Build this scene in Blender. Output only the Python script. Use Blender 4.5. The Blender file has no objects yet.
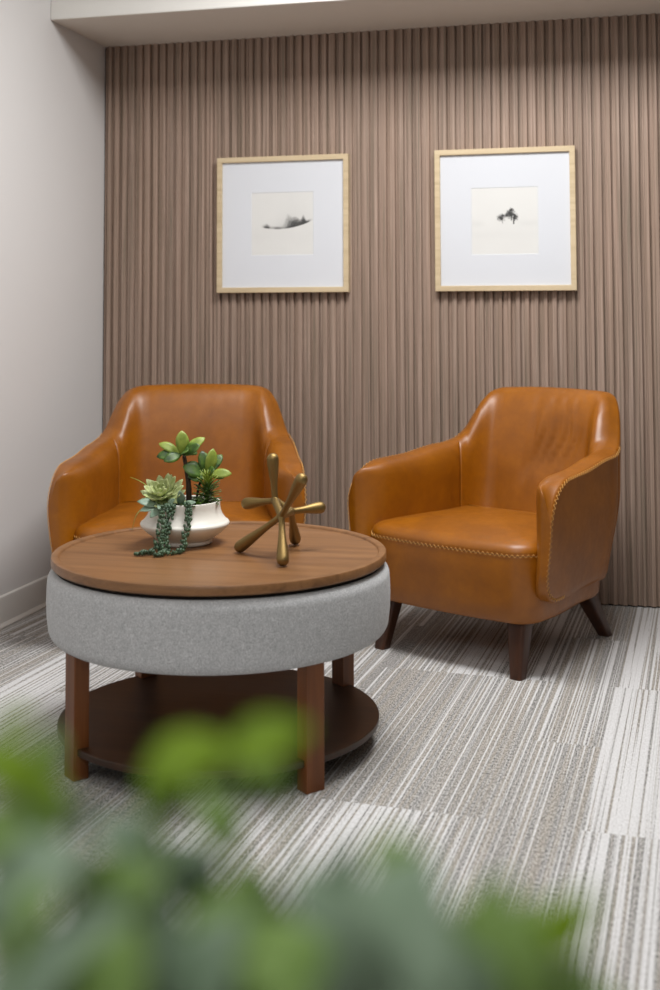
import bpy, bmesh, math, random
from mathutils import Vector, Matrix, Euler, noise as mnoise
random.seed(7)
S = bpy.context.scene
C = S.collection
PI = math.pi

# ------------------------------------------------------------------ camera
CAM_H = 1.2
F_PX, PP_Y, YAW, PITCH, ROLL = 1207.4, 242.9, 0.2474, 0.0584, -0.0026
cam_d = bpy.data.cameras.new('camera')
cam = bpy.data.objects.new('camera', cam_d)
C.objects.link(cam)
fw = Vector((-math.sin(YAW)*math.cos(PITCH), math.cos(YAW)*math.cos(PITCH), math.sin(PITCH)))
rt = Vector((math.cos(YAW), math.sin(YAW), 0))
up = rt.cross(fw)
r2 = rt*math.cos(ROLL) + up*math.sin(ROLL)
u2 = up*math.cos(ROLL) - rt*math.sin(ROLL)
cam.matrix_world = Matrix(((r2.x, u2.x, -fw.x, 0), (r2.y, u2.y, -fw.y, 0), (r2.z, u2.z, -fw.z, CAM_H), (0, 0, 0, 1)))
cam_d.sensor_width = 36
cam_d.sensor_fit = 'AUTO'
cam_d.lens = F_PX*36/990
cam_d.shift_y = -(495-PP_Y)/990
cam_d.clip_start = 0.05
cam_d.dof.use_dof = True
cam_d.dof.focus_distance = 3.9
cam_d.dof.aperture_fstop = 2.5
S.camera = cam

# ------------------------------------------------------------------ world, lights, exposure
w = bpy.data.worlds.new('world')
S.world = w
w.use_nodes = True
w.node_tree.nodes['Background'].inputs[0].default_value = (0.85, 0.93, 1.0, 1)
w.node_tree.nodes['Background'].inputs[1].default_value = 0.12
S.view_settings.view_transform = 'Standard'
S.view_settings.look = 'None'
S.view_settings.exposure = 0.0
S.view_settings.gamma = 1.0
S.view_settings.use_curve_mapping = False

def area(name, loc, target, sx, sy, power, col):
    d = bpy.data.lights.new(name, 'AREA')
    d.shape = 'RECTANGLE'
    d.size, d.size_y, d.energy, d.color = sx, sy, power, col
    o = bpy.data.objects.new(name, d)
    o.location = loc
    o.rotation_euler = (Vector(target)-Vector(loc)).to_track_quat('-Z', 'Y').to_euler()
    C.objects.link(o)
    return o
WHITE = (1.0, 0.995, 0.985)
area('ceiling_area_light', (-0.5, 3.6, 2.94), (-0.5, 3.6, 0), 1.2, 0.9, 81, WHITE)
area('ceiling_area_light', (-0.55, 1.5, 2.94), (-0.55, 1.5, 0), 1.2, 0.6, 14, WHITE)
area('ceiling_area_light', (-0.4, -0.7, 2.94), (-0.4, -0.7, 0), 2.4, 1.2, 56, WHITE)  # unseen light added behind the camera for the plant and leather sheen

# ------------------------------------------------------------------ node helpers
class NT:
    def __init__(s, name):
        s.m = bpy.data.materials.new(name)
        s.m.use_nodes = True
        s.t = s.m.node_tree
        s.b = s.t.nodes['Principled BSDF']
    def n(s, typ, **kw):
        x = s.t.nodes.new(typ)
        for k, v in kw.items():
            setattr(x, k, v)
        return x
    def l(s, a, b):
        s.t.links.new(a, b)
    def val(s, x, sock):
        if isinstance(x, (int, float)):
            sock.default_value = x
        elif isinstance(x, (tuple, list)):
            sock.default_value = tuple(x) if len(x) == len(sock.default_value) else tuple(x)+(1,)
        else:
            s.l(x, sock)
    def math(s, op, a, b=0.0, c=None, clamp=False):
        x = s.n('ShaderNodeMath', operation=op)
        x.use_clamp = clamp
        s.val(a, x.inputs[0]); s.val(b, x.inputs[1])
        if c is not None: s.val(c, x.inputs[2])
        return x.outputs[0]
    def mix(s, f, a, b, blend='MIX'):
        x = s.n('ShaderNodeMix', data_type='RGBA', blend_type=blend)
        s.val(f, x.inputs[0]); s.val(a, x.inputs[6]); s.val(b, x.inputs[7])
        return x.outputs[2]
    def coord(s, kind='Object', scale=(1, 1, 1), rot=(0, 0, 0), loc=(0, 0, 0)):
        c = s.n('ShaderNodeTexCoord')
        mp = s.n('ShaderNodeMapping')
        s.l(c.outputs[kind], mp.inputs[0])
        mp.inputs['Scale'].default_value = scale
        mp.inputs['Rotation'].default_value = rot
        mp.inputs['Location'].default_value = loc
        return mp.outputs[0]
    def noise(s, vec, scale, detail=3.0, rough=0.5, dist=0.0):
        x = s.n('ShaderNodeTexNoise')
        if vec is not None: s.l(vec, x.inputs['Vector'])
        x.inputs['Scale'].default_value = scale
        x.inputs['Detail'].default_value = detail
        x.inputs['Roughness'].default_value = rough
        x.inputs['Distortion'].default_value = dist
        return x.outputs[0]
    def ramp(s, f, stops):
        x = s.n('ShaderNodeValToRGB')
        s.val(f, x.inputs[0])
        e = x.color_ramp.elements
        while len(e) < len(stops): e.new(0.5)
        for i, (p, c) in enumerate(stops):
            e[i].position = p
            e[i].color = tuple(c)+(1,) if len(c) == 3 else c
        return x.outputs[0]
    def maprange(s, v, a, b, c, d):
        x = s.n('ShaderNodeMapRange')
        s.val(v, x.inputs[0])
        for i, q in enumerate((a, b, c, d)): s.val(q, x.inputs[i+1])
        return x.outputs[0]
    def bump(s, h, strength, dist=0.002):
        x = s.n('ShaderNodeBump')
        s.l(h, x.inputs['Height'])
        x.inputs['Strength'].default_value = strength
        x.inputs['Distance'].default_value = dist
        s.l(x.outputs[0], s.b.inputs['Normal'])
    def base(s, c): s.val(c, s.b.inputs['Base Color'])
    def set(s, **kw):
        for k, v in kw.items():
            s.val(v, s.b.inputs[k.replace('_', ' ')])

def srgb(r, g, b):
    f = lambda c: (c/255/12.92) if c/255 <= 0.04045 else ((c/255+0.055)/1.055)**2.4
    return (f(r), f(g), f(b))

def plain(name, col, rough=0.6, spec=0.4, metal=0.0):
    m = NT(name)
    m.base(col); m.set(Roughness=rough, Metallic=metal)
    m.b.inputs['Specular IOR Level'].default_value = spec
    return m.m

def mat_paint(name, col):
    m = NT(name)
    v = m.coord()
    n = m.noise(v, 220, 2)
    m.base(col); m.set(Roughness=0.65)
    m.b.inputs['Specular IOR Level'].default_value = 0.25
    m.bump(n, 0.06, 0.001)
    return m.m

def mat_panel():
    m = NT('fluted_panel_wood')
    v = m.coord('Object', scale=(150, 150, 1.6))
    g = m.noise(v, 1.0, 4, 0.6)
    v2 = m.coord('Object', scale=(420, 420, 5))
    g2 = m.noise(v2, 1.0, 2, 0.5)
    v3 = m.coord('Object', scale=(26.3, 0.01, 0.25))
    g3 = m.noise(v3, 1.0, 1, 0.5)
    c = m.ramp(g, [(0.34, srgb(124, 113, 98)), (0.5, srgb(156, 135, 121)), (0.66, srgb(182, 160, 146))])
    c = m.mix(m.maprange(g2, 0.3, 0.75, 0.0, 0.32), c, srgb(122, 100, 87))
    c = m.mix(m.maprange(g3, 0.35, 0.7, 0.0, 0.3), c, srgb(168, 140, 122))
    m.base(c); m.set(Roughness=0.55)
    m.b.inputs['Specular IOR Level'].default_value = 0.3
    m.bump(g, 0.15, 0.001)
    return m.m

def mat_leather():
    m = NT('cognac_leather')
    v = m.coord()
    big = m.noise(v, 7, 4, 0.6, 0.4)
    mid = m.noise(v, 38, 4, 0.65)
    fine = m.n('ShaderNodeTexVoronoi')
    m.l(v, fine.inputs['Vector']); fine.inputs['Scale'].default_value = 420
    c = m.ramp(big, [(0.25, srgb(130, 73, 0)), (0.55, srgb(150, 87, 0)), (0.8, srgb(163, 98, 2))])
    c = m.mix(m.maprange(mid, 0.35, 0.8, 0.0, 0.35), c, srgb(114, 62, 0))
    m.base(c)
    m.set(Roughness=m.maprange(mid, 0.2, 0.8, 0.37, 0.45))
    m.b.inputs['Specular IOR Level'].default_value = 0.6
    h = m.math('ADD', m.math('MULTIPLY', fine.outputs['Distance'], 0.5), m.math('MULTIPLY', mid, 0.8))
    m.bump(h, 0.09, 0.002)
    return m.m

def mat_wood(name, c0, c1, c2, rough, axis='X', sc=1.0):
    m = NT(name)
    s = {'X': (1.3, 26, 26), 'Z': (26, 26, 1.3)}[axis]
    v = m.coord('Object', scale=tuple(q*sc for q in s))
    a = m.noise(v, 1.0, 5, 0.6, 0.6)
    s2 = {'X': (6, 260, 260), 'Z': (260, 260, 6)}[axis]
    b = m.noise(m.coord('Object', scale=tuple(q*sc for q in s2)), 1.0, 2, 0.5)
    c = m.ramp(a, [(0.28, c0), (0.5, c1), (0.75, c2)])
    c = m.mix(m.maprange(b, 0.4, 0.75, 0.0, 0.35), c, c0)
    m.base(c); m.set(Roughness=rough)
    m.b.inputs['Specular IOR Level'].default_value = 0.45
    m.bump(b, 0.08, 0.001)
    return m.m

def mat_fabric():
    m = NT('grey_heather_fabric')
    v = m.coord('Object', scale=(270, 270, 330))
    a = m.noise(v, 1.0, 2, 0.6)
    v2 = m.coord('Object', scale=(520, 520, 200))
    b = m.noise(v2, 1.0, 2, 0.6)
    s = m.math('MULTIPLY', m.math('ADD', a, b), 0.5)
    big = m.noise(m.coord(), 60, 3, 0.6)
    c = m.ramp(s, [(0.35, srgb(150, 151, 153)), (0.5, srgb(186, 187, 188)), (0.65, srgb(216, 217, 218))])
    c = m.mix(m.maprange(big, 0.4, 0.7, 0.0, 0.25), c, srgb(150, 151, 153))
    m.base(c); m.set(Roughness=0.95)
    m.b.inputs['Specular IOR Level'].default_value = 0.1
    m.b.inputs['Sheen Weight'].default_value = 0.15
    m.bump(s, 0.5, 0.002)
    return m.m

def mat_carpet():
    m = NT('striped_carpet_planks')
    W, L = 0.19, 1.125
    v = m.coord('Object', rot=(0, 0, math.radians(3.0)))
    sep = m.n('ShaderNodeSeparateXYZ'); m.l(v, sep.inputs[0])
    x = m.math('ADD', sep.outputs[0], 0.295+19.0); y = m.math('ADD', sep.outputs[1], 22.5-2.923)
    ix = m.math('FLOOR', m.math('DIVIDE', x, W))
    par = m.math('MULTIPLY', m.math('MODULO', ix, 2.0), m.math('SUBTRACT', 1.0, m.math('COMPARE', ix, 97.0, 0.3)))
    yy = m.math('ADD', y, m.math('MULTIPLY', par, L/2))
    iy = m.math('FLOOR', m.math('DIVIDE', yy, L))
    cmb = m.n('ShaderNodeCombineXYZ'); m.l(ix, cmb.inputs[0]); m.l(iy, cmb.inputs[1])
    wn = m.n('ShaderNodeTexWhiteNoise', noise_dimensions='3D'); m.l(cmb.outputs[0], wn.inputs['Vector'])
    rnd = wn.outputs['Value']
    sc = m.n('ShaderNodeSeparateColor'); m.l(wn.outputs['Color'], sc.inputs[0])
    rnd2 = sc.outputs[1]
    # one value across the width of a plank: the stripes
    def stripe(freq, off):
        n = m.n('ShaderNodeTexNoise', noise_dimensions='2D')
        cc = m.n('ShaderNodeCombineXYZ')
        m.l(m.math('ADD', m.math('MULTIPLY', x, freq), m.math('MULTIPLY', rnd, 517.0+off)), cc.inputs[0])
        m.l(m.math('MULTIPLY', y, 0.35), cc.inputs[1])
        m.l(cc.outputs[0], n.inputs['Vector'])
        n.inputs['Scale'].default_value = 1.0
        n.inputs['Detail'].default_value = 1.0
        return n.outputs[0]
    a = stripe(120, 0); b = stripe(60, 31); c_ = stripe(230, 77)
    # yarn speckle
    sp = m.noise(m.coord('Object', scale=(240, 90, 1)), 1.0, 3, 0.7)
    sp2 = m.noise(m.coord('Object', scale=(110, 42, 1)), 1.0, 2, 0.6)
    grey = m.ramp(sp, [(0.38, srgb(80, 80, 80)), (0.47, srgb(142, 140, 138)), (0.58, srgb(184, 182, 179))])
    beige = m.ramp(sp, [(0.38, srgb(110, 105, 100)), (0.48, srgb(157, 151, 143)), (0.6, srgb(189, 184, 177))])
    base = m.mix(m.maprange(b, 0.42, 0.56, 0.0, 1.0), grey, beige)
    base = m.mix(m.maprange(sp2, 0.5, 0.7, 0.0, 0.35), base, srgb(112, 112, 110))
    white = m.ramp(sp, [(0.3, srgb(188, 187, 187)), (0.6, srgb(217, 217, 218))])
    r3 = m.math('POWER', rnd2, 2.6)
    # planks laid as seen: (column, row, share of white yarn)
    for kx, ky, vv_ in ((100, 20, 1.0), (100, 19, .75), (99, 20, .22), (99, 21, .42), (98, 20, .18), (98, 21, .45), (98, 19, .3), (97, 19, .95), (97, 20, .2), (96, 20, .12), (97, 21, .7), (99, 19, .35)):
        hit_ = m.math('MULTIPLY', m.math('COMPARE', ix, float(kx), 0.3), m.math('COMPARE', iy, float(ky), 0.3))
        r3 = m.math('ADD', m.math('MULTIPLY', r3, m.math('SUBTRACT', 1.0, hit_)), m.math('MULTIPLY', hit_, vv_))
    thr = m.math('SUBTRACT', 0.66, m.math('MULTIPLY', r3, 0.26))
    jag = m.math('MULTIPLY', m.math('SUBTRACT', sp, 0.5), 0.10)
    lines = m.maprange(m.math('SUBTRACT', m.math('ADD', a, jag), thr), -0.012, 0.02, 0.0, 1.0)
    thin = m.maprange(m.math('ADD', c_, jag), 0.63, 0.68, 0.0, 0.4)
    cc = m.mix(lines, base, white)
    cc = m.mix(thin, cc, white)
    dark = m.maprange(m.math('ADD', c_, jag), 0.36, 0.32, 0.0, 0.3)
    cc = m.mix(dark, cc, srgb(122, 118, 113))
    m.base(cc); m.set(Roughness=0.95)
    m.b.inputs['Specular IOR Level'].default_value = 0.1
    m.bump(m.math('ADD', sp, lines), 0.35, 0.003)
    return m.m

def mat_leaf(name, c0, c1, rough=0.45, trans=0.15):
    m = NT(name)
    n = m.noise(m.coord(), 55, 3)
    m.base(m.ramp(n, [(0.3, c0), (0.7, c1)])); m.set(Roughness=rough)
    m.b.inputs['Subsurface Weight'].default_value = 0.0
    if trans:
        t = m.n('ShaderNodeBsdfTranslucent'); t.inputs[0].default_value = tuple(c1)+(1,)
        mx = m.n('ShaderNodeMixShader'); mx.inputs[0].default_value = trans
        out = m.t.nodes['Material Output']
        m.l(m.b.outputs[0], mx.inputs[1]); m.l(t.outputs[0], mx.inputs[2]); m.l(mx.outputs[0], out.inputs[0])
    return m.m

def mat_glass():
    m = NT('picture_glass')
    m.t.nodes.remove(m.b)
    tr = m.n('ShaderNodeBsdfTransparent'); gl = m.n('ShaderNodeBsdfGlossy')
    gl.inputs['Roughness'].default_value = 0.02
    mx = m.n('ShaderNodeMixShader')
    mx.inputs[0].default_value = 0.045
    m.l(tr.outputs[0], mx.inputs[1]); m.l(gl.outputs[0], mx.inputs[2])
    m.l(mx.outputs[0], m.t.nodes['Material Output'].inputs[0])
    return m.m

def mat_print():
    m = NT('ink_print')
    a = m.n('ShaderNodeAttribute', attribute_name='ink')
    m.base(a.outputs['Color']); m.set(Roughness=0.8)
    m.b.inputs['Specular IOR Level'].default_value = 0.2
    return m.m

M = {
    'wall': mat_paint('warm_white_paint', srgb(219, 217, 216)),
    'far': mat_paint('grey_far_wall', srgb(128, 126, 124)),
    'front': mat_paint('bulkhead_white_paint', srgb(232, 230, 225)),
    'soffit': mat_paint('soffit_shaded_paint', srgb(214, 206, 196)),  # dimmer taupe tone puts the underside's shade into the colour
    'trim': plain('baseboard_white', srgb(226, 224, 220), 0.4),
    'panel': mat_panel(),
    'dark': plain('dark_gap', (0.012, 0.01, 0.009), 0.9, 0.1),
    'leather': mat_leather(),
    'thread': plain('tan_thread', srgb(214, 160, 92), 0.7, 0.2),
    'dkwood': mat_wood('dark_walnut_legs', srgb(46, 25, 15), srgb(66, 38, 23), srgb(82, 48, 30), 0.35, 'Z'),
    'top': mat_wood('walnut_top', srgb(104, 70, 42), srgb(132, 93, 58), srgb(149, 108, 70), 0.38, 'X'),
    'tleg': mat_wood('walnut_leg', srgb(88, 47, 16), srgb(112, 63, 25), srgb(130, 77, 34), 0.45, 'Z'),
    'shelf': mat_wood('shaded_walnut_shelf', srgb(34, 19, 8), srgb(52, 30, 13), srgb(66, 40, 18), 0.42, 'X'),  # walnut darkened to paint in the shadow under the drum
    'fabric': mat_fabric(),
    'carpet': mat_carpet(),
    'oak': mat_wood('pale_oak', srgb(186, 165, 132), srgb(204, 184, 150), srgb(214, 196, 164), 0.55, 'X', 1.4),
    'mat': plain('white_mat_board', srgb(219, 222, 228), 0.85, 0.2),
    'glass': mat_glass(),
    'print': mat_print(),
    'ceramic': plain('white_ceramic', srgb(226, 223, 214), 0.42, 0.5),
    'soil': plain('dark_soil', (0.02, 0.016, 0.01), 0.95, 0.1),
    'brass': plain('brushed_brass', srgb(140, 117, 74), 0.50, 0.5, 0.95),
    'ceiling': mat_paint('ceiling_paint', srgb(225, 222, 216)),
    'jade': mat_leaf('jade_leaf', srgb(34, 64, 24), srgb(92, 124, 44)),
    'jade_lt': mat_leaf('lime_leaf', srgb(120, 142, 50), srgb(160, 176, 76)),
    'rosette': mat_leaf('rosette_leaf', srgb(160, 174, 108), srgb(206, 213, 158)),
    'spike': mat_leaf('spiky_leaf', srgb(44, 76, 34), srgb(104, 136, 54)),
    'pearl': mat_leaf('bead_leaf', srgb(40, 64, 44), srgb(84, 110, 82), 0.45, 0.0),
    'euca': mat_leaf('blue_green_leaf', srgb(108, 138, 116), srgb(158, 178, 156)),
    'stem': plain('brown_stem', srgb(66, 52, 40), 0.7, 0.3),
    'f_lime': mat_leaf('bright_lime_leaf', srgb(104, 134, 4), srgb(130, 160, 14), 0.7, 0.4),
    'f_mid': mat_leaf('mid_green_leaf', srgb(104, 134, 62), srgb(132, 160, 88), 0.7, 0.3),
    'f_grey': mat_leaf('grey_green_leaf', srgb(104, 126, 100), srgb(134, 154, 130), 0.7, 0.2),
    'planter': plain('charcoal_planter', srgb(70, 70, 72), 0.6, 0.3),
}

# ------------------------------------------------------------------ object helpers
def mesh_obj(name, verts, faces, mat, parent=None, smooth=True, angle=None, mats=None, fmat=None):
    me = bpy.data.meshes.new(name)
    me.from_pydata([tuple(v) for v in verts], [], faces)
    me.materials.append(mat)
    if mats:
        for q in mats: me.materials.append(q)
        for p, k in zip(me.polygons, fmat): p.material_index = k
    bm = bmesh.new(); bm.from_mesh(me)
    bmesh.ops.recalc_face_normals(bm, faces=bm.faces)
    bm.to_mesh(me); bm.free()
    if smooth:
        me.polygons.foreach_set('use_smooth', [True]*len(me.polygons))
        if angle is not None:
            me.set_sharp_from_angle(angle=math.radians(angle))
    o = bpy.data.objects.new(name, me)
    C.objects.link(o)
    if parent: o.parent = parent
    return o

def thing(name, label, cat, loc=(0, 0, 0), rz=0, group=None):
    o = bpy.data.objects.new(name, None)
    o.location = loc; o.rotation_euler = (0, 0, rz)
    o.empty_display_size = 0.1
    C.objects.link(o)
    o['label'] = label; o['category'] = cat
    if group: o['group'] = group
    return o

def struct(o):
    o['kind'] = 'structure'
    return o

class MB:
    """collects shapes into one mesh"""
    def __init__(s): s.v, s.f, s.k = [], [], []
    def add(s, v, f, k=0):
        b = len(s.v); s.v += [Vector(q) for q in v]
        s.f += [tuple(i+b for i in q) for q in f]; s.k += [k]*len(f)
        return s
    def build(s, name, mat, parent=None, mats=None, **kw):
        return mesh_obj(name, s.v, s.f, mat, parent, mats=mats, fmat=s.k, **kw)

def rings_faces(nr, n, closed_ring=True, cap0=False, cap1=False, loop=False):
    f = []
    for i in range(nr-1 + (1 if loop else 0)):
        a, b = i*n, ((i+1) % nr)*n
        for j in range(n if closed_ring else n-1):
            k = (j+1) % n
            f.append((a+j, a+k, b+k, b+j))
    if cap0: f.append(tuple(reversed(range(n))))
    if cap1: f.append(tuple((nr-1)*n+j for j in range(n)))
    return f

def lathe(profile, n=96, z0=0.0):
    v = []
    for r, z in profile:
        for j in range(n):
            a = 2*PI*j/n
            v.append((r*math.cos(a), r*math.sin(a), z+z0))
    return v, rings_faces(len(profile), n, True, True, True)

def tube(pts, radii, n=8, caps=True):
    pts = [Vector(p) for p in pts]
    if isinstance(radii, (int, float)): radii = [radii]*len(pts)
    v = []
    t = (pts[1]-pts[0]).normalized()
    ref = Vector((0, 0, 1)) if abs(t.z) < 0.9 else Vector((1, 0, 0))
    nrm = t.cross(ref).normalized()
    for i, p in enumerate(pts):
        if i == 0: t = pts[1]-pts[0]
        elif i == len(pts)-1: t = pts[-1]-pts[-2]
        else: t = pts[i+1]-pts[i-1]
        t.normalize()
        nrm = (nrm - t*nrm.dot(t))
        nrm = nrm.normalized() if nrm.length > 1e-6 else t.orthogonal().normalized()
        bn = t.cross(nrm)
        for j in range(n):
            a = 2*PI*j/n
            v.append(p + (nrm*math.cos(a)+bn*math.sin(a))*radii[i])
    return v, rings_faces(len(pts), n, True, caps, caps)

def box(x0, x1, y0, y1, z0, z1):
    v = [(x0, y0, z0), (x1, y0, z0), (x1, y1, z0), (x0, y1, z0), (x0, y0, z1), (x1, y0, z1), (x1, y1, z1), (x0, y1, z1)]
    f = [(0, 3, 2, 1), (4, 5, 6, 7), (0, 1, 5, 4), (1, 2, 6, 5), (2, 3, 7, 6), (3, 0, 4, 7)]
    return v, f

def bevel(o, wd, seg=2):
    md = o.modifiers.new('bevel', 'BEVEL'); md.width = wd; md.segments = seg; md.limit_method = 'ANGLE'
    return o

def sstep(a, b, x):
    t = max(0.0, min(1.0, (x-a)/(b-a)))
    return t*t*(3-2*t)

def catmull(pts, n):
    pts = [Vector(p) for p in pts]
    P = [pts[0]*2-pts[1]] + pts + [pts[-1]*2-pts[-2]]
    out = []
    for i in range(1, len(P)-2):
        for k in range(n):
            t = k/n
            a, b, c, d = P[i-1], P[i], P[i+1], P[i+2]
            out.append(0.5*((2*b)+(c-a)*t+(2*a-5*b+4*c-d)*t*t+(3*b-a-3*c+d)*t*t*t))
    out.append(pts[-1])
    return out

NE = 16
def round_poly(corners, radii, na=6, ne=NE):
    """closed polygon with rounded corners; always len(corners)*(na+ne) points"""
    n = len(corners); out = []
    cs = [Vector(c) for c in corners]
    arcs = []
    for i in range(n):
        p, a, b = cs[i], cs[i-1], cs[(i+1) % n]
        da, db = (a-p), (b-p)
        ra, rb = radii[i] if isinstance(radii[i], tuple) else (radii[i], radii[i])
        A, B = p+da.normalized()*min(ra, da.length*.60), p+db.normalized()*min(rb, db.length*.36)
        arcs.append([A*(1-t)*(1-t)+p*2*t*(1-t)+B*t*t for t in [k/(na-1) for k in range(na)]])
    for i in range(n):
        out += arcs[i]
        e0, e1 = arcs[i][-1], arcs[(i+1) % n][0]
        out += [e0.lerp(e1, (k+1)/(ne+1)) for k in range(ne)]
    return out

# ------------------------------------------------------------------ structure
XL, YB, ZS, YS, ZC = -2.39, 5.17, 2.447, 4.62, 2.95
XR, YF = 3.2, -1.6
fl = mesh_obj('floor', [(XL-.1, YF, 0), (XR, YF, 0), (XR, YB+.1, 0), (XL-.1, YB+.1, 0)], [(0, 1, 2, 3)], M['carpet'], smooth=False)
struct(fl)
o = MB().add(*box(XL-.1, XL, YF, YB+.1, 0, ZC)).build('wall_left', M['wall'], smooth=False); struct(o)
o = MB().add(*box(XR, XR+.1, YF, YB+.1, 0, ZC)).build('wall_right', M['far'], smooth=False); struct(o)
o = MB().add(*box(XL-.1, XR+.1, YF-.1, YF, 0, ZC)).build('wall_front', M['far'], smooth=False); struct(o)
o = MB().add(*box(XL-.1, XR+.1, YF-.1, YS, ZC, ZC+.1)).build('ceiling', M['ceiling'], smooth=False); struct(o)
# bulkhead over the feature wall: white front face, underside colour carries its dim, warm bounce shade
v, f = box(XL, XR, YS, YB+.1, ZS, ZC+.1)
o = mesh_obj('ceiling_bulkhead', v, f, M['front'], smooth=False, mats=[M['soffit']], fmat=[1, 0, 0, 0, 0, 0])
struct(bevel(o, .006, 2))

# fluted feature wall, one profile run along x and extruded in z
def fluted():
    prof = []
    x = XL+.004
    rnd = random.Random(3)
    P = 0.0383
    while x < XR:
        k = rnd.random()
        step = rnd.uniform(.38, .62)
        a = rnd.uniform(.0045, .0085)       # recessed face height
        b = .016
        prof += [(x, 0.0), (x+.0040, 0.0), (x+.0056, a), (x+P*step-.001, a+rnd.uniform(.0, .002))]
        if k < .35:                        # a fine line scored in the face
            m_ = x+P*step*.55
            prof[-1:] = [(m_, a+.0006), (m_+.0008, a-.003), (m_+.0022, a-.003), (m_+.003, a+.0008), (x+P*step-.001, a+.001)]
        prof += [(x+P*step+.0012, b), (x+P-.0042, b), (x+P-.0022, b-.002), (x+P-.0012, .004)]
        x += P
    v, f = [], []
    n = len(prof)
    for z in (0.006, ZS):
        for px, d in prof: v.append((px, YB-d, z))
    for i in range(n-1): f.append((i, i+1, n+i+1, n+i))
    o = mesh_obj('wall_back', v, f, M['panel'], smooth=False)
    return struct(o)
fluted()
o = MB().add(*box(XL, XR, YB+.001, YB+.1, 0, ZS)).build('wall_back_core', M['dark'], smooth=False); struct(o)

# baseboard with a ledge on top and a flared shoe at the bottom
pr = [(0, .001), (.026, .001), (.026, .006), (.012, .016), (.0105, .108), (.0095, .114), (0, .118)]
v = []
for y in (YF, YB-.018):
    v += [(XL+d, y, z) for d, z in pr]
n = len(pr)
f = [(i, (i+1) % n, n+(i+1) % n, n+i) for i in range(n)]+[tuple(range(n)), tuple(range(n, 2*n))]
o = mesh_obj('baseboard_left', v, f, M['trim'], smooth=False); struct(o)

# ------------------------------------------------------------------ armchair
W_OUT = 0.41
L1, L2, L3 = .155, .33, .48
def half_path(s):
    """plan lines of the shell, s: 0 back centre .. 1 front of the arm -> outer (x, y), inner (x, y), back weight, top height"""
    d = s*(L1+L2+L3)
    if d < L1:
        t = d/L1
        return (.165*t, .362-.006*t*t), (.17*t, .236-.004*t*t), 1.0, .912-.004*t*t
    if d < L1+L2:
        ph = PI/2*(1-(d-L1)/L2)
        e = 2/2.25
        c, sn = max(0, math.cos(ph)), max(0, math.sin(ph))
        deg = math.degrees(ph)
        return (.165+.213*c**e, .150+.206*sn**e), (.17+.114*c, .100+.132*sn), sstep(5, 75, deg), catz(deg)
    t = (d-L1-L2)/L3
    yo, yi = .150-(.150+.347)*t, .100-(.100+.347)*t
    return (.378+.050*t, yo), (.284+.056*t, yi), 0.0, .694-.026*sstep(0, .5, t)-.014*sstep(.4, 1, t)

KEY = [(0, .694), (12, .699), (24, .713), (34, .746), (42, .796), (50, .846), (60, .886), (72, .903), (90, .908)]
def catz(d):
    for (a, za), (b, zb) in zip(KEY, KEY[1:]):
        if d <= b:
            i = KEY.index((a, za))
            p0 = KEY[max(0, i-1)][1]; p3 = KEY[min(len(KEY)-1, i+2)][1]
            t = (d-a)/(b-a)
            return 0.5*((2*za)+(zb-p0)*t+(2*p0-5*za+4*zb-p3)*t*t+(3*za-p0-3*zb+p3)*t*t*t)
    return .908

def quarter(d, r):
    return 0.0 if d >= r else r-math.sqrt(max(0, r*r-(r-d)**2))

def station(s, side, wrinkle=0):
    """ring of points of the shell's cross-section between the outer and inner plan lines"""
    (x, y), (xi, yi), bw, zt = half_path(min(s, .9999))
    zb = .245
    T = math.hypot(xi-x, yi-y)
    top = 1-.20*bw                            # the back is slimmer at its top
    d = (y+.347) if bw == 0 else 9.0
    ell = lambda rx: 0.0 if d >= rx else 1-math.sqrt(max(0, 1-((rx-d)/rx)**2))
    zin = zt-quarter(d, .032); zout = zt-.008-.150*ell(.15)
    zbot = zb+.115*ell(.11)
    cut = (1-.34)*ell(.17)                    # the inner side rolls round to the stitched front edge
    fwd = sstep(.12, -.22, y)*(1-bw)
    Tt, Tb = T*(top-cut), T*(1-cut)
    pol = round_poly([(0, zbot), (0, zout), (Tt, zin), (Tb, zbot)],
                     [.03, (.018, .012), ((.05+.06*bw)*(1-cut*.6), .055+.05*(1-fwd)+.06*bw), .02])
    ux, uy = (xi-x)/T, (yi-y)/T
    out = []
    for q in pol:
        t, z = q.x, q.y
        lean = .078*bw*((z-.25)/.65)
        tuck = (.030+.022*(1-fwd))*(1-sstep(.20, .56, z))
        k = max(0, min(1, t/max(Tt, 1e-4)))
        pad = .014*sstep(.35, 1, k)*math.sin(PI*max(0, min(1, (z-.40)/(max(zt, .6)-.36))))*min(1, d/.1)
        t += pad + tuck*(1-.5*sstep(0, .3, k))
        out.append(Vector(((x+ux*t)*side, y+uy*t+lean, z)))
    return out

def crease(p, amt):
    """soft diagonal folds in the leather of the sat-in chair's back"""
    d = 0
    for (cx, cz, ang, ln, wd, a) in ((-.035, .70, 80, .13, .018, .4), (.010, .70, 66, .13, .015, .8), (.054, .70, 62, .13, .015, 1.0), (.098, .695, 60, .13, .015, 1.0), (.140, .68, 58, .10, .014, .8)):
        c, s_ = math.cos(math.radians(ang)), math.sin(math.radians(ang))
        u = (p.x-cx)*c+(p.z-cz)*s_; v_ = -(p.x-cx)*s_+(p.z-cz)*c
        v_ -= .55*u*u
        d += a*math.exp(-(v_/wd)**2)*math.exp(-(u/ln)**4)
    return d*amt*sstep(.215, .15, p.x) if p.x < .215 else 0.0

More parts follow.
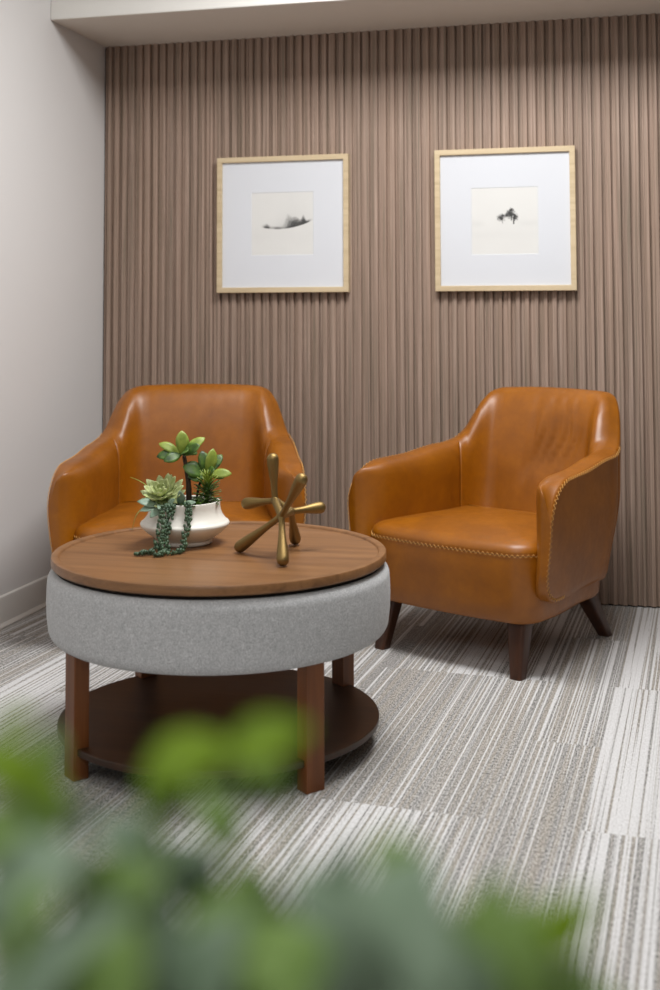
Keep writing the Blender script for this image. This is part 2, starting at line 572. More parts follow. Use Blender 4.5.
S_SEAM = .415
def shell_part(name, s0, s1, side, parent, both=False, wrinkle=0.0, n=40):
    if both:
        ss = [(-1, s0*(1-i/n)) for i in range(n)]+[(1, s0*i/n) for i in range(n+1)]
    else:
        ss = []
        for i in range(n+1):
            t = i/n
            t = 1-(1-t)**1.6
            ss.append((side, s0+(s1-s0)*t))
    rings = []
    for sd, s in ss: rings.append(station(s, sd))
    m = len(rings[0])
    # sink the panel edge into its seam
    def pinch(r, k):
        c = sum(r, Vector())/m
        return [p+(Vector((c.x, c.y, p.z))-p)*k for p in r]
    ends = [0, -1] if both else [0]
    for e in ends: rings[e] = pinch(rings[e], .09)
    e2 = [1, -2] if both else [1]
    for e in e2: rings[e] = pinch(rings[e], .02)
    if wrinkle:
        for r in rings:
            for p in r:
                if .45 < p.z < .9 and p.y < .36:
                    p.y += crease(p, wrinkle)
    vv = [p for r in rings for p in r]
    return mesh_obj(name, vv, rings_faces(len(rings), m, True, True, True), M['leather'], parent, angle=60)

def plan_outline(hw, y0, y1, r0, r1, n=10):
    pts = []
    for cx, cy, r, a0 in ((hw-r0, y0+r0, r0, -90), (hw-r1, y1-r1, r1, 0), (-hw+r1, y1-r1, r1, 90), (-hw+r0, y0+r0, r0, 180)):
        for k in range(n+1):
            a = math.radians(a0+90*k/n)
            pts.append((cx+r*math.cos(a), cy+r*math.sin(a)))
    # extra points along the front so it can bow out
    out = []
    for i, p in enumerate(pts):
        q = pts[(i+1) % len(pts)]
        dist = math.hypot(q[0]-p[0], q[1]-p[1])
        k = max(1, int(dist/.03))
        for j in range(k):
            out.append((p[0]+(q[0]-p[0])*j/k, p[1]+(q[1]-p[1])*j/k))
    return out

def bow(x, y, amt=.028):
    return y-amt*(1-(x/.355)**2)*sstep(.0, -.30, y)

def stack(outline, levels, top_dome=0.0):
    """levels: (inset, z); insets shrink about the outline's normal"""
    n = len(outline); vv = []
    for ins, z in levels:
        for i, (x, y) in enumerate(outline):
            a, b = outline[i-1], outline[(i+1) % n]
            tx, ty = b[0]-a[0], b[1]-a[1]
            l = math.hypot(tx, ty) or 1
            nx, ny = ty/l, -tx/l
            vv.append((x-nx*ins, bow(x-nx*ins, y-ny*ins), z))
    f = rings_faces(len(levels), n, True, True, False)
    # concentric cap with a dome
    b = (len(levels)-1)*n
    last = [Vector(q) for q in vv[b:]]
    c = sum(last, Vector())/n
    prev = b
    z0 = levels[-1][1]
    for k in range(1, 9):
        t = 1-k/8.5
        base = len(vv)
        for p in last:
            q = c+(p-c)*t
            vv.append((q.x, q.y, z0+top_dome*(1-t**2.2)))
        for j in range(n):
            kk = (j+1) % n
            f.append((prev+j, prev+kk, base+kk, base+j))
        prev = base
    f.append(tuple(prev+j for j in range(n)))
    return vv, f

def zigzag(path, normals, amp, pitch, r, lift=.0012):
    """cross-stitch along a polyline; amplitude lies across the seam"""
    P = [Vector(p) for p in path]; N = [Vector(q) for q in normals]
    acc = [0]
    for a, b in zip(P, P[1:]): acc.append(acc[-1]+(b-a).length)
    tot = acc[-1]; k = int(tot/pitch); pts = []
    j = 0
    for i in range(k+1):
        d = tot*i/k
        while j < len(acc)-2 and acc[j+1] < d: j += 1
        t = (d-acc[j])/max(1e-9, acc[j+1]-acc[j])
        p = P[j].lerp(P[j+1], t); nn = N[j].lerp(N[j+1], t).normalized()
        tg = (P[j+1]-P[j]).normalized()
        side = tg.cross(nn).normalized()
        pts.append(p+nn*lift+side*amp*(1 if i % 2 else -1))
    return tube(pts, r, 4)

def make_chair(label, loc, rz, wrinkle, scale=(1, 1, 1)):
    ch = thing('armchair', label, 'armchair', loc, rz, 'leather armchairs at the fluted wall')
    L = M['leather']
    ol = plan_outline(.354, -.354, .322, .090, .19)
    ol = [(x*(1-.10*sstep(-.20, .12, y)), y) for x, y in ol]
    v, f = stack(ol, [(.045, .180), (.030, .176), (.018, .180), (.010, .192), (.004, .24), (.0, .33), (.0, .392), (.002, .399), (.012, .402)])
    mesh_obj('base', v, f, L, ch, angle=50)
    ol2 = [(x*(1-.10*sstep(-.20, .12, y)), y) for x, y in plan_outline(.354, -.354, .26, .090, .06)]
    v, f = stack(ol2, [(.012, .399), (.002, .4015), (.0, .406), (.002, .417), (.009, .429), (.022, .438), (.042, .4445), (.07, .449)], .022)
    seat = mesh_obj('seat_cushion', v, f, L, ch, angle=50)
    # piping stitches on the seat's front seam
    path = []; nr = []
    n = len(ol)
    front = sorted([(math.atan2(y+.0, x), x, y, i) for i, (x, y) in enumerate(ol) if y < -.20], key=lambda q: q[1])
    for _, x, y, i in front:
        a, b = ol[i-1], ol[(i+1) % n]
        tx, ty = b[0]-a[0], b[1]-a[1]; l = math.hypot(tx, ty)
        path.append((x, bow(x, y), .402)); nr.append((ty/l, -tx/l, 0))
    # keep a single run left -> right
    run = sorted(zip(path, nr), key=lambda q: math.atan2(q[0][1]+.15, q[0][0]) if True else 0)
    run = [r for r in run if r[0][1] < -.20]
    v, f = zigzag([r[0] for r in run], [r[1] for r in run], .0054, .0088, .0012, .0015)
    st = mesh_obj('seam_stitching', v, f, M['thread'], seat)
    st['label'] = 'tan cross stitching'
    shell_part('backrest', S_SEAM, 0, 1, ch, both=True, wrinkle=wrinkle, n=84)
    for sd in (-1, 1):
        arm = shell_part('arm', S_SEAM, .9999, sd, ch, n=70)
        # stitched outer edge: down the front curve and back along the top
        K = [S_SEAM-.02+(.9999-S_SEAM+.02)*(1-(1-i/90)**2.2) for i in range(91)]
        full = [station(s, sd)[NE+8] for s in K]
        last = station(.9999, sd)
        full += [last[i] for i in range(NE+7, 2, -1)]
        full += [p for p in (station(s, sd)[3] for s in reversed(K)) if p.y < -.19]
        cl = [full[0]]
        for p in full[1:]:
            if (p-cl[-1]).length > .006: cl.append(p)
        nn = [Vector((sd*.85, -.45 if p.y < -.25 else 0, .45 if p.z > .5 else 0)).normalized() for p in cl]
        v, f = zigzag(cl, nn, .0054, .0088, .0012, .0025)
        st = mesh_obj('seam_stitching', v, f, M['thread'], arm)
        st['label'] = 'tan cross stitching'
    # tapered splayed legs
    for (tx, ty, bx, by) in ((-.276, -.275, -.284, -.330), (.262, -.275, .284, -.330), (-.225, .215, -.245, .343), (.225, .215, .245, .343)):
        rings = []
        for k in range(9):
            t = k/8
            hw = .037+(.0215-.037)*t
            c = Vector((tx+(bx-tx)*t, ty+(by-ty)*t, .190*(1-t)))
            pol = round_poly([(-hw, -hw), (hw, -hw), (hw, hw), (-hw, hw)], [hw*.45]*4, 4, 1)
            rings += [c+Vector((q.x, q.y, 0)) for q in pol]
        m = len(rings)//9
        mesh_obj('leg', rings, rings_faces(9, m, True, True, True), M['dkwood'], ch, angle=50)
    ch.scale = scale
    return ch

make_chair('tan leather armchair in the corner beside the white side wall, partly behind the coffee table', (-1.685, 4.42, 0), math.radians(14.5), .002, (1.075, 1, 1))
make_chair('tan leather armchair with creased back, standing below the lone tree print', (-.502, 4.495, 0), math.radians(-26.5), .020)

# ------------------------------------------------------------------ coffee table
TC = (-1.154, 3.2905, 0)
tb = thing('coffee_table', 'round coffee table with walnut tray top, grey upholstered drum and lower shelf', 'coffee table', TC)
R_T = .4701
prof = [(0.001, .508), (R_T-.004, .508), (R_T, .512), (R_T, .530), (R_T-.002, .533), (R_T-.019, .533), (R_T-.0215, .531), (R_T-.023, .5265), (R_T-.026, .525), (.30, .525), (.1, .525), (.001, .525)]
v, f = lathe(prof, 160)
mesh_obj('tray_top', v, f, M['top'], tb, angle=40)
v, f = lathe([(.001, .495), (.457, .495), (.457, .510), (.001, .510)], 120)
c = mesh_obj('collar', v, f, M['dark'], tb, angle=40); c['label'] = 'dark recessed ring'
RB = .479
prof = [(.001, .311)]
prof += [(RB-.035+.0+.035*math.sin(a)*1.0-.003, .311+.035*(1-math.cos(a))) for a in [PI/2*k/8 for k in range(9)]]
prof += [(RB+.001, .38), (RB+.002, .42), (RB+.001, .455)]
prof += [(RB-.028+.028*math.cos(a), .468+.030*math.sin(a)) for a in [PI/2*k/8 for k in range(9)]]
prof += [(.001, .498)]
v, f = lathe(prof, 160)
mesh_obj('upholstered_drum', v, f, M['fabric'], tb, angle=60)
v, f = lathe([(.001, .062), (.4457, .062), (.4477, .064), (.4477, .078), (.4457, .080), (.001, .080)], 160)
mesh_obj('shelf', v, f, M['shelf'], tb, angle=40)
for k in range(4):
    a = math.radians(-39+90*k)
    ex, ey = Vector((math.cos(a), math.sin(a), 0)), Vector((-math.sin(a), math.cos(a), 0))
    ro, wr, wt = .4575, .043, .0555
    vv = []
    for z in (0, .33):
        for (p, q) in ((ro-wr, -wt/2), (ro, -wt/2), (ro, wt/2), (ro-wr, wt/2)):
            vv.append(ex*p+ey*q+Vector((0, 0, z)))
    o = mesh_obj('leg', vv, [(0, 3, 2, 1), (4, 5, 6, 7), (0, 1, 5, 4), (1, 2, 6, 5), (2, 3, 7, 6), (3, 0, 4, 7)], M['tleg'], tb, smooth=False)
    bevel(o, .0018, 2)

# ------------------------------------------------------------------ framed prints
def ink_lone_tree(u, v):
    """u,v in 0..1 from the lower left; paper and ink values"""
    n1 = mnoise.fractal(Vector((u*3, v*6, 1.3)), 1.0, 2.0, 4)
    pap = 0.86+.012*n1
    pap -= .05*math.exp(-((v-.46)/.05)**2)*sstep(.62, .95, abs(u-.45)*2+.25)
    pap -= .03*math.exp(-((v-.30)/.08)**2)
    d = 0
    for cx, cy, rx, ry in ((.445, .545, .055, .045), (.47, .575, .04, .03), (.585, .60, .065, .06), (.60, .655, .04, .035), (.54, .585, .05, .03), (.655, .555, .045, .05), (.63, .59, .04, .04), (.57, .625, .05, .03)):
        q = math.hypot((u-cx)/rx, (v-cy)/ry)
        d = max(d, 1-sstep(.55, 1.15, q+.9*mnoise.noise(Vector((u*70, v*70, 4)))+.35*mnoise.noise(Vector((u*150, v*150, 8)))))
    for cx, y0, y1, wd in ((.635, .45, .56, .009), (.468, .46, .54, .004), (.60, .50, .60, .007)):
        if y0 < v < y1: d = max(d, 1-sstep(wd*.5, wd*1.6, abs(u-cx-.02*(v-y0))))
    return pap+.03, d*.95

def ink_snow_slope(u, v):
    n1 = mnoise.fractal(Vector((u*4, v*4, 7.3)), 1.0, 2.0, 4)
    pap = .885+.012*n1-.015*math.exp(-((v-.3)/.1)**2)
    gy = .43+.42*(u-.40)**2-.03*(u-.4)          # snow line dips left of the middle and climbs to the right
    above = v-gy
    if above < -.015: return pap, 0.0
    clump = 1.5*math.exp(-((u-.70)/.13)**2)+1.0*math.exp(-((u-.25)/.05)**2)+.6*math.exp(-((u-.42)/.10)**2)+1.2*math.exp(-((u-.86)/.07)**2)
    hgt = .025+.17*math.exp(-((u-.58)/.06)**2)+.13*math.exp(-((u-.70)/.10)**2)+.10*math.exp(-((u-.84)/.03)**2)+.04*math.exp(-((u-.25)/.05)**2)
    twig = .5+.5*mnoise.noise(Vector((u*95, v*26, 2)))
    fine = .5+.5*mnoise.noise(Vector((u*150, v*110, 9)))
    up_ = max(0, above)/hgt
    d = clump*max(0, 1-up_)**.8*(.35+1.6*twig*fine*1.7)
    d = max(d, min(1, clump*1.35)*math.exp(-(above/.024)**2)*(.75+.4*fine))
    d = max(d, .30*math.exp(-((u-.62)/.22)**2)*math.exp(-max(0, above)/.13)*(.4+.9*twig))
    return pap, max(0, min(.94, d))*sstep(.08, .2, u)

def picture(label, x0, x1, z0, z1, pu0, pu1, pv0, pv1, fn):
    dpt = .034
    yb = YB-.0161
    yf = yb-dpt
    root = thing('framed_print', label, 'picture', ((x0+x1)/2, yb, z0), 0, 'framed prints on the fluted wall')
    cx = (x0+x1)/2
    X0, X1, H = x0-cx, x1-cx, z1-z0
    fwid = .0235
    Y0, Y1 = -dpt, 0.0
    mb = MB()
    prof = [(0, Y1), (0, Y0+.0015), (.0015, Y0), (fwid-.0015, Y0), (fwid, Y0+.0015), (fwid, Y1)]
    rings = []
    for i, (sx, sz) in enumerate(((0, 0), (1, 0), (1, 1), (0, 1))):
        r = []
        for d, y in prof:
            r.append(Vector(((X0+d) if sx == 0 else (X1-d), y, d if sz == 0 else H-d)))
        rings += r
    n = len(prof)
    mb.add(rings, rings_faces(4, n, True, loop=True))
    mb.build('frame', M['oak'], root, smooth=False)
    # mat board with a bevelled window
    a, b, c, d = X0+fwid-.002, X1-fwid+.002, fwid-.002, H-fwid+.002
    wx0, wx1 = X0+(x1-x0)*pu0, X0+(x1-x0)*pu1
    wz0, wz1 = H*pv0, H*pv1
    ym = Y0+.012
    vv = [(a, ym, c), (b, ym, c), (b, ym, d), (a, ym, d), (wx0, ym, wz0), (wx1, ym, wz0), (wx1, ym, wz1), (wx0, ym, wz1),
          (wx0+.0012, ym+.0012, wz0+.0012), (wx1-.0012, ym+.0012, wz0+.0012), (wx1-.0012, ym+.0012, wz1-.0012), (wx0+.0012, ym+.0012, wz1-.0012)]
    ff = []
    for i in range(4):
        j = (i+1) % 4
        ff += [(i, j, 4+j, 4+i), (4+i, 4+j, 8+j, 8+i)]
    mesh_obj('mat_board', vv, ff, M['mat'], root, smooth=False)
    N = 190
    vv, ff, col = [], [], []
    for j in range(N+1):
        for i in range(N+1):
            u, v_ = i/N, j/N
            vv.append((wx0+(wx1-wx0)*u, ym+.0014, wz0+(wz1-wz0)*v_))
            pap, ink = fn(u, v_)
            k = 1-ink
            col.append((pap*k*.83+.010, pap*k*.83+.010, pap*k*.81+.010, 1))
    for j in range(N):
        for i in range(N):
            q = j*(N+1)+i
            ff.append((q, q+1, q+N+2, q+N+1))
    po = mesh_obj('print', vv, ff, M['print'], root, smooth=False)
    at = po.data.color_attributes.new('ink', 'FLOAT_COLOR', 'POINT')
    at.data.foreach_set('color', [c_ for q in col for c_ in q])
    mesh_obj('glass_pane', [(a, Y0+.006, c), (b, Y0+.006, c), (b, Y0+.006, d), (a, Y0+.006, d)], [(0, 1, 2, 3)], M['glass'], root, smooth=False)
    mesh_obj('backing_board', *box(a, b, -.004, -.0005, c, d), M['dark'], root, smooth=False)
    return root

picture('square pale oak frame with print of dark shrubs on a snowy slope', -1.818, -1.2105, 1.293, 1.900, .262, .735, .273, .735, ink_snow_slope)
picture('square pale oak frame with print of a lone dark tree in mist', -.8295, -.2352, 1.293, 1.900, .262, .738, .255, .725, ink_lone_tree)

# ------------------------------------------------------------------ bowl of succulents
ZT = .5255
PX, PY = -1.301, 3.393
pot = thing('succulent_bowl', 'white ceramic bowl of mixed succulents on the coffee table', 'plant', (PX, PY, ZT))
prof = [(.001, .0), (.076, .0), (.080, .003), (.081, .008), (.079, .012), (.090, .020), (.110, .034), (.124, .046), (.1305, .055), (.1315, .060), (.1285, .065),
        (.124, .067), (.1225, .069), (.117, .075), (.110, .085), (.1055, .097), (.1035, .110), (.1035, .120), (.1025, .1235), (.099, .1245), (.096, .122), (.096, .112), (.08, .108), (.001, .108)]
v, f = lathe(prof, 96)
mesh_obj('bowl', v, f, M['ceramic'], pot, angle=50)
v, f = lathe([(.001, .106), (.0955, .106), (.09, .1125), (.05, .116), (.001, .118)], 48)
mesh_obj('soil', v, f, M['soil'], pot)
rnd = random.Random(11)
# picture-plane axes at the bowl, so heights and spreads can be read off the photograph
RT = Vector((math.cos(.36), math.sin(.36), 0)); BK = Vector((-math.sin(.36), math.cos(.36), 0)); UPV = Vector((0, 0, 1))
def pv(r, b, u): return RT*r+BK*b+UPV*u

def leaf(base, tip, width, normal, thick=.0012, curl=.12, nseg=8, shape=1.0, cup=.15, peak=.8):
    """a pointed oval blade with a curved midrib, both sides"""
    base, tip = Vector(base), Vector(tip)
    ax = tip-base; L = ax.length; ax.normalize()
    nrm = Vector(normal); nrm = (nrm-ax*nrm.dot(ax)); nrm.normalize()
    sd = ax.cross(nrm)
    rows = []
    for i in range(nseg+1):
        t = i/nseg
        wv = width*.5*(math.sin(PI*min(1, t**peak*.97+.02))**shape)
        wv = max(wv, width*.02)
        c = base+ax*L*t+nrm*(curl*L*math.sin(PI*t*.9)*.5-curl*L*t*t*.6)
        row = []
        for k in (-1, -.5, 0, .5, 1):
            row.append(c+sd*wv*k+nrm*cup*wv*(k*k))
        rows.append(row)
    vv, ff = [], []
    for sgn in (1, -1):
        b0 = len(vv)
        for r in rows:
            for j, p in enumerate(r):
                edge = 1-abs(j-2)/2
                vv.append(p+nrm*sgn*thick*(.25+.75*edge))
        for i in range(nseg):
            for j in range(4):
                q = b0+i*5+j
                ff.append((q, q+1, q+6, q+5))
    n5 = (nseg+1)*5
    for i in range(nseg):
        for j in (0, 4):
            q = i*5+j
            ff.append((q, q+5, n5+q+5, n5+q))
    for j in range(4):
        ff.append((j, j+1, n5+j+1, n5+j)); q = nseg*5+j
        ff.append((q, q+1, n5+q+1, n5+q))
    return vv, ff

# tall branching jade: stem and leaf whorls
sm = MB()
tip1, tip2 = pv(-.008, .0, .272), pv(.070, .01, .222)
sm.add(*tube(catmull([pv(.012, .0, .10), pv(.010, 0, .17), pv(.004, 0, .215), pv(-.004, 0, .255)], 6), [.0090]*6+[.0080]*6+[.0065]*6+[.005], 8))
sm.add(*tube(catmull([pv(.030, .01, .10), pv(.040, .01, .16), pv(.055, .012, .20)], 6), .004, 8))
sm.build('jade_stem', M['stem'], pot)
jl = MB()
top = pv(-.010, 0, .258)
for (dx, du, db, wd, k) in ((.000, .070, -.004, .040, 1), (-.066, .036, .0, .030, 1), (-.072, .000, -.02, .034, 0), (.066, .050, .01, .032, 1), (.050, .030, -.03, .038, 0),
                            (-.045, .006, .04, .034, 0), (.045, .006, .045, .034, 0), (-.050, -.012, -.035, .034, 0), (.014, .018, -.055, .036, 0), (.012, .052, .03, .030, 0)):
    nrmv = (UPV*.6-BK*.9-pv(dx, 0, 0)*3) if abs(dx)+abs(db) > .02 else -BK+RT*.15
    jl.add(*leaf(top+pv(dx*.06, db*.06, 0), top+pv(dx, db, du), wd, nrmv, .0024, .16, 9, .62, .15, 1.25), k)
t2 = pv(.062, .012, .196)
for (dx, du, db, wd, k) in ((.022, .076, .0, .036, 1), (-.012, .070, .01, .038, 0), (.046, .058, .02, .036, 0), (-.066, .030, -.025, .052, 0), (-.052, .000, -.03, .046, 0), (.074, .006, -.015, .030, 1), (.058, -.004, .02, .034, 0), (.020, .020, -.045, .036, 0),
                            (.012, .0, .04, .034, 0), (-.02, .03, .04, .030, 0)):
    nrmv = UPV*.6-BK*.9-pv(dx, 0, 0)*3 if abs(dx)+abs(db) > .04 else -BK*1+RT*.3
    jl.add(*leaf(t2+pv(dx*.06, db*.06, 0), t2+pv(dx, db, du), wd, nrmv, .0024, .14, 9, .62, .15, 1.25), k)
jl.build('jade_leaves', M['jade'], pot, mats=[M['jade_lt']])
# pale rosette, tipped towards the room
rs = MB()
rc = pv(-.064, -.040, .146)
axis = (UPV*.80-BK*.55-RT*.22).normalized()
e1 = axis.cross(BK).normalized(); e2 = axis.cross(e1)
for ring, (cnt, ln, tilt, wd) in enumerate(((5, .026, 66, .016), (8, .042, 48, .022), (10, .057, 28, .026), (11, .067, 8, .027), (9, .064, -14, .026))):
    for k in range(cnt):
        a = 2*PI*(k+.5*(ring % 2))/cnt+.13*ring
        d = e1*math.cos(a)+e2*math.sin(a)
        th = math.radians(tilt+rnd.uniform(-5, 5))
        dv = d*math.cos(th)+axis*math.sin(th)
        nv = axis*math.cos(th)-d*math.sin(th)
        l = ln*rnd.uniform(.92, 1.08)
        b0 = rc+axis*(.012-.004*ring)+d*.004
        rs.add(*leaf(b0, b0+dv*l, wd, nv, .0018, -.28, 8, .6, .35, 1.2))
rs.build('rosette', M['rosette'], pot)
# spiky upright rosette
sk = MB()
sk.add(*tube([pv(.062, -.02, .10), pv(.066, -.025, .178)], .006, 8))
for lv in range(9):
    hz = .118+.008*lv
    for k in range(9):
        a = 2*PI*k/9+lv*.37
        d = RT*math.cos(a)+BK*math.sin(a)
        th = math.radians(8+lv*6.5+rnd.uniform(-6, 6))
        c = pv(.063+.0005*lv, -.022, hz)
        sk.add(*leaf(c, c+(d*math.cos(th)+UPV*math.sin(th))*(.046 if lv < 7 else .040), .0085, UPV*math.cos(th)-d*math.sin(th), .0012, .08, 5), 1 if lv > 5 else 0)
sk.build('spiky_succulent', M['spike'], pot, mats=[M['jade_lt']])
# low filler leaves around the rim
fl_ = MB()
for k in range(70):
    a = rnd.uniform(0, 2*PI); r_ = rnd.uniform(.02, .095)
    b0 = Vector((math.cos(a)*r_, math.sin(a)*r_, .112))
    d = Vector((math.cos(a), math.sin(a), rnd.uniform(.2, 1.4))).normalized()
    fl_.add(*leaf(b0, b0+d*rnd.uniform(.018, .040), rnd.uniform(.008, .014), UPV+Vector((-math.cos(a), -math.sin(a), 0))*.4, .0014, .1, 5))
fl_.build('filler_leaves', M['spike'], pot)
# blue-green sprig at the rim
eu = MB()
for (r0, b0, u0, r1, b1, u1, wd) in ((-.080, -.075, .122, -.135, -.085, .138, .030), (-.085, -.08, .118, -.128, -.095, .112, .024), (-.070, -.09, .115, -.098, -.115, .096, .026),
                                     (-.05, -.09, .118, -.030, -.112, .146, .024), (-.01, -.085, .12, .030, -.105, .135, .022), (-.06, -.09, .12, -.075, -.118, .120, .028), (-.01, -.07, .125, -.015, -.09, .165, .026)):
    eu.add(*leaf(pv(r0, b0, u0), pv(r1, b1, u1), wd, UPV*.8-BK*.8, .0012, .1, 7, .7))
eu.build('round_leaf_sprig', M['euca'], pot)
gb = MB()
gb.add(*leaf(pv(-.08, -.03, .12), pv(-.150, -.02, .205), .009, UPV-RT*.2, .0008, .25, 8))
gb.add(*leaf(pv(-.085, -.06, .115), pv(-.160, -.075, .070), .011, UPV, .0008, .5, 8))
gb.build('grass_blades', M['jade_lt'], pot)
# strings of beads over the rim and on to the table top
def bead_strand(pts, nb, spread, rad):
    mb = MB()
    path = catmull(pts, 10)
    for p in path: p.z = max(p.z, .003)
    mb.add(*tube(path, .0011, 5))
    acc = [0]
    for a, b in zip(path, path[1:]): acc.append(acc[-1]+(b-a).length)
    ico = bmesh.new(); bmesh.ops.create_icosphere(ico, subdivisions=2, radius=1)
    ico.verts.ensure_lookup_table()
    iv = [v_.co.copy() for v_ in ico.verts]; iff = [tuple(q.index for q in fc.verts) for fc in ico.faces]; ico.free()
    for k in range(nb):
        d = acc[-1]*(k+.5)/nb
        j = max(i for i in range(len(acc)) if acc[i] <= d); j = min(j, len(path)-2)
        p = path[j].lerp(path[j+1], (d-acc[j])/max(1e-6, acc[j+1]-acc[j]))
        a = rnd.uniform(0, 2*PI)
        off = RT*math.cos(a)*spread*rnd.uniform(.5, 1)+(UPV*math.sin(a)*.45)*spread+BK*(-abs(math.sin(a*1.7)))*spread*.6
        r = rad*rnd.uniform(.75, 1.15)
        q = p+off
        q.z = max(q.z, r*1.25+.0006)
        mb.add([q+Vector((c.x*r, c.y*r, c.z*r*1.25)) for c in iv], iff)
    return mb.build('trailing_bead_strand', M['pearl'], pot)
bead_strand([pv(-.050, -.07, .118), pv(-.055, -.108, .122), pv(-.060, -.122, .098), pv(-.066, -.136, .066), pv(-.072, -.145, .035), pv(-.080, -.150, .012), pv(-.095, -.165, .007), pv(-.135, -.178, .007)], 150, .0135, .0042)
bead_strand([pv(-.040, -.07, .118), pv(-.040, -.110, .122), pv(-.044, -.124, .098), pv(-.050, -.138, .064), pv(-.056, -.150, .030), pv(-.050, -.160, .008), pv(-.060, -.185, .007), pv(-.075, -.205, .007)], 140, .013, .0042)
bead_strand([pv(.004, -.07, .122), pv(.010, -.102, .126), pv(.012, -.116, .10), pv(.006, -.134, .064), pv(.0, -.142, .040), pv(-.006, -.148, .012), pv(-.020, -.165, .007), pv(-.040, -.180, .007)], 105, .0105, .0043)

# ------------------------------------------------------------------ brass jack sculpture (7 club-shaped arms)
def unproj(px, py, Y):
    d = fw + r2*((px-330)/F_PX) + u2*((PP_Y-py)/F_PX)
    return Vector((0, 0, CAM_H))+d*(Y/d.y)
JO = Vector((-1.0, 3.29, ZT))
jk = thing('jack_sculpture', 'brushed brass jack sculpture with seven club arms beside the succulent bowl', 'sculpture', JO)
J1, J2, J3 = unproj(275, 500.5, 3.32), unproj(281.5, 516, 3.235), unproj(291, 511.5, 3.335)
EB = .0172
ends = [(J1, unproj(272.8, 459, 3.31)), (J1, unproj(247, 503.5, 3.37)), (J2, unproj(301.5, 479.5, 3.13)),
        (J2, Vector((-1.095, 3.289, ZT+EB))), (J2, Vector((-.926, 3.142, ZT+EB))), (J3, unproj(320, 507.5, 3.40)), (J3, Vector((-.976, 3.439, ZT+EB)))]
jb = MB()
def club(a, b):
    n = 18; L = (b-a).length
    pts, rr = [], []
    ax = (b-a).normalized()
    for k in range(n+1):
        t = k/n
        pts.append(a+ax*L*t)
        rr.append(.0092+(EB-.0092)*sstep(.25, 1.0, t))
    for k in range(1, 9):
        th = PI/2*k/8
        pts.append(b+ax*EB*math.sin(th)*.98); rr.append(max(.0004, EB*math.cos(th)))
    return tube(pts, rr, 20)
for a, b in ends: jb.add(*club(a-JO, b-JO))
for a, b in ((J1, J2), (J2, J3), (J1, J3)): jb.add(*tube([a-JO, (a+b)/2-JO, b-JO], [.0115, .0108, .0115], 16))
jo = jb.build('jack_body', M['brass'], jk, angle=80)
md = jo.modifiers.new('remesh', 'REMESH'); md.mode = 'VOXEL'; md.voxel_size = .0022; md.use_smooth_shade = True
md = jo.modifiers.new('smooth', 'SMOOTH'); md.factor = .5; md.iterations = 6

# ------------------------------------------------------------------ leafy plant close to the camera
FP = Vector((-.12, .44, 0))
pl = thing('leafy_plant', 'bushy green leafy plant nearest to the camera, out of focus', 'plant', FP)
v, f = lathe([(.001, 0), (.13, 0), (.135, .01), (.165, .70), (.167, .72), (.155, .72), (.150, .69), (.001, .68)], 48)
mesh_obj('planter', v, f, M['planter'], pl, angle=40)
rnd = random.Random(23)
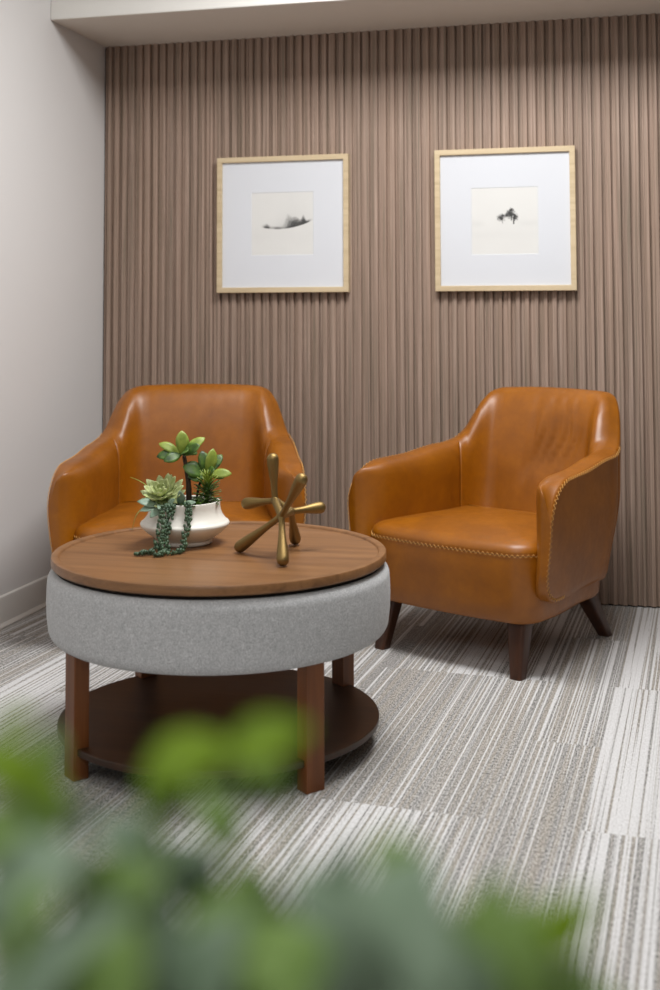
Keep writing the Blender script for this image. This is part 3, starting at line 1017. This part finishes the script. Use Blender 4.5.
# crown leaves: where each shows (x, y), its distance along the room, its length and kind
LV = [(14, 726, .40, 62, 'f_lime'), (50, 752, .42, 50, 'f_mid'), (5, 768, .38, 90, 'f_lime'), (40, 800, .40, 90, 'f_lime'), (6, 830, .38, 100, 'f_mid'),
      (190, 760, .42, 100, 'f_lime'), (270, 742, .41, 90, 'f_lime'), (262, 772, .43, 60, 'f_mid'), (158, 792, .42, 62, 'f_lime'), (215, 822, .40, 80, 'f_mid'),
      (75, 840, .38, 130, 'f_grey'), (130, 845, .42, 90, 'f_grey'), (30, 880, .37, 150, 'f_grey'), (110, 900, .39, 140, 'f_mid'), (195, 880, .41, 100, 'f_grey'), (20, 940, .36, 160, 'f_mid'),
      (75, 960, .37, 150, 'f_grey'), (150, 945, .39, 140, 'f_grey'), (225, 930, .40, 130, 'f_mid'), (205, 975, .38, 140, 'f_grey'), (270, 965, .39, 140, 'f_mid'),
      (245, 890, .42, 80, 'f_mid'), (330, 925, .40, 120, 'f_grey'), (345, 885, .42, 90, 'f_grey'), (395, 905, .39, 120, 'f_grey'), (405, 868, .41, 80, 'f_mid'), (420, 955, .38, 140, 'f_grey'),
      (478, 945, .40, 110, 'f_mid'), (500, 905, .42, 80, 'f_mid'), (540, 940, .40, 100, 'f_mid'), (570, 922, .39, 75, 'f_lime'), (525, 975, .38, 110, 'f_mid'), (355, 975, .37, 140, 'f_grey'),
      (30, 985, .35, 150, 'f_grey'), (110, 990, .36, 140, 'f_mid'), (300, 990, .37, 140, 'f_mid'), (460, 990, .38, 120, 'f_grey'), (575, 985, .40, 70, 'f_mid')]
fo = MB(); stm = MB()
KI = {'f_grey': 0, 'f_mid': 1, 'f_lime': 2}
for (x, y, dep, ln, kind) in LV:
    c = unproj(x, y, dep)-FP
    L = ln*dep/F_PX*1.0
    a = rnd.uniform(-.9, .9)
    if (x, y) in ((190, 760), (270, 742)): a = 1.15
    d = (RT*math.sin(a)+UPV*math.cos(a)*.75-BK*rnd.uniform(-.3, .6)).normalized()
    nr = (-BK*.7+UPV*rnd.uniform(.6, 1.2)+RT*rnd.uniform(-.6, .6))
    fo.add(*leaf(c-d*L/2, c+d*L/2, L*.62, nr, .0006, .2, 7, .8), KI[kind])
    if y > 840:
        off = Vector((rnd.uniform(-.02, .02), rnd.uniform(.01, .04), rnd.uniform(-.04, -.02)))
        fo.add(*leaf(c-d*L/2+off, c+d*L/2+off, L*.55, nr, .0006, .2, 7, .8), KI[kind])
    root_ = Vector((rnd.uniform(-.06, .06), rnd.uniform(-.05, .05), .68))
    b = c-d*L/2
    stm.add(*tube(catmull([root_, root_*.5+b*.5-Vector((0, 0, .03)), b], 5), .0012, 5))
fo.build('foliage', M['f_grey'], pl, mats=[M['f_mid'], M['f_lime']])
stm.build('stems', M['f_mid'], pl)
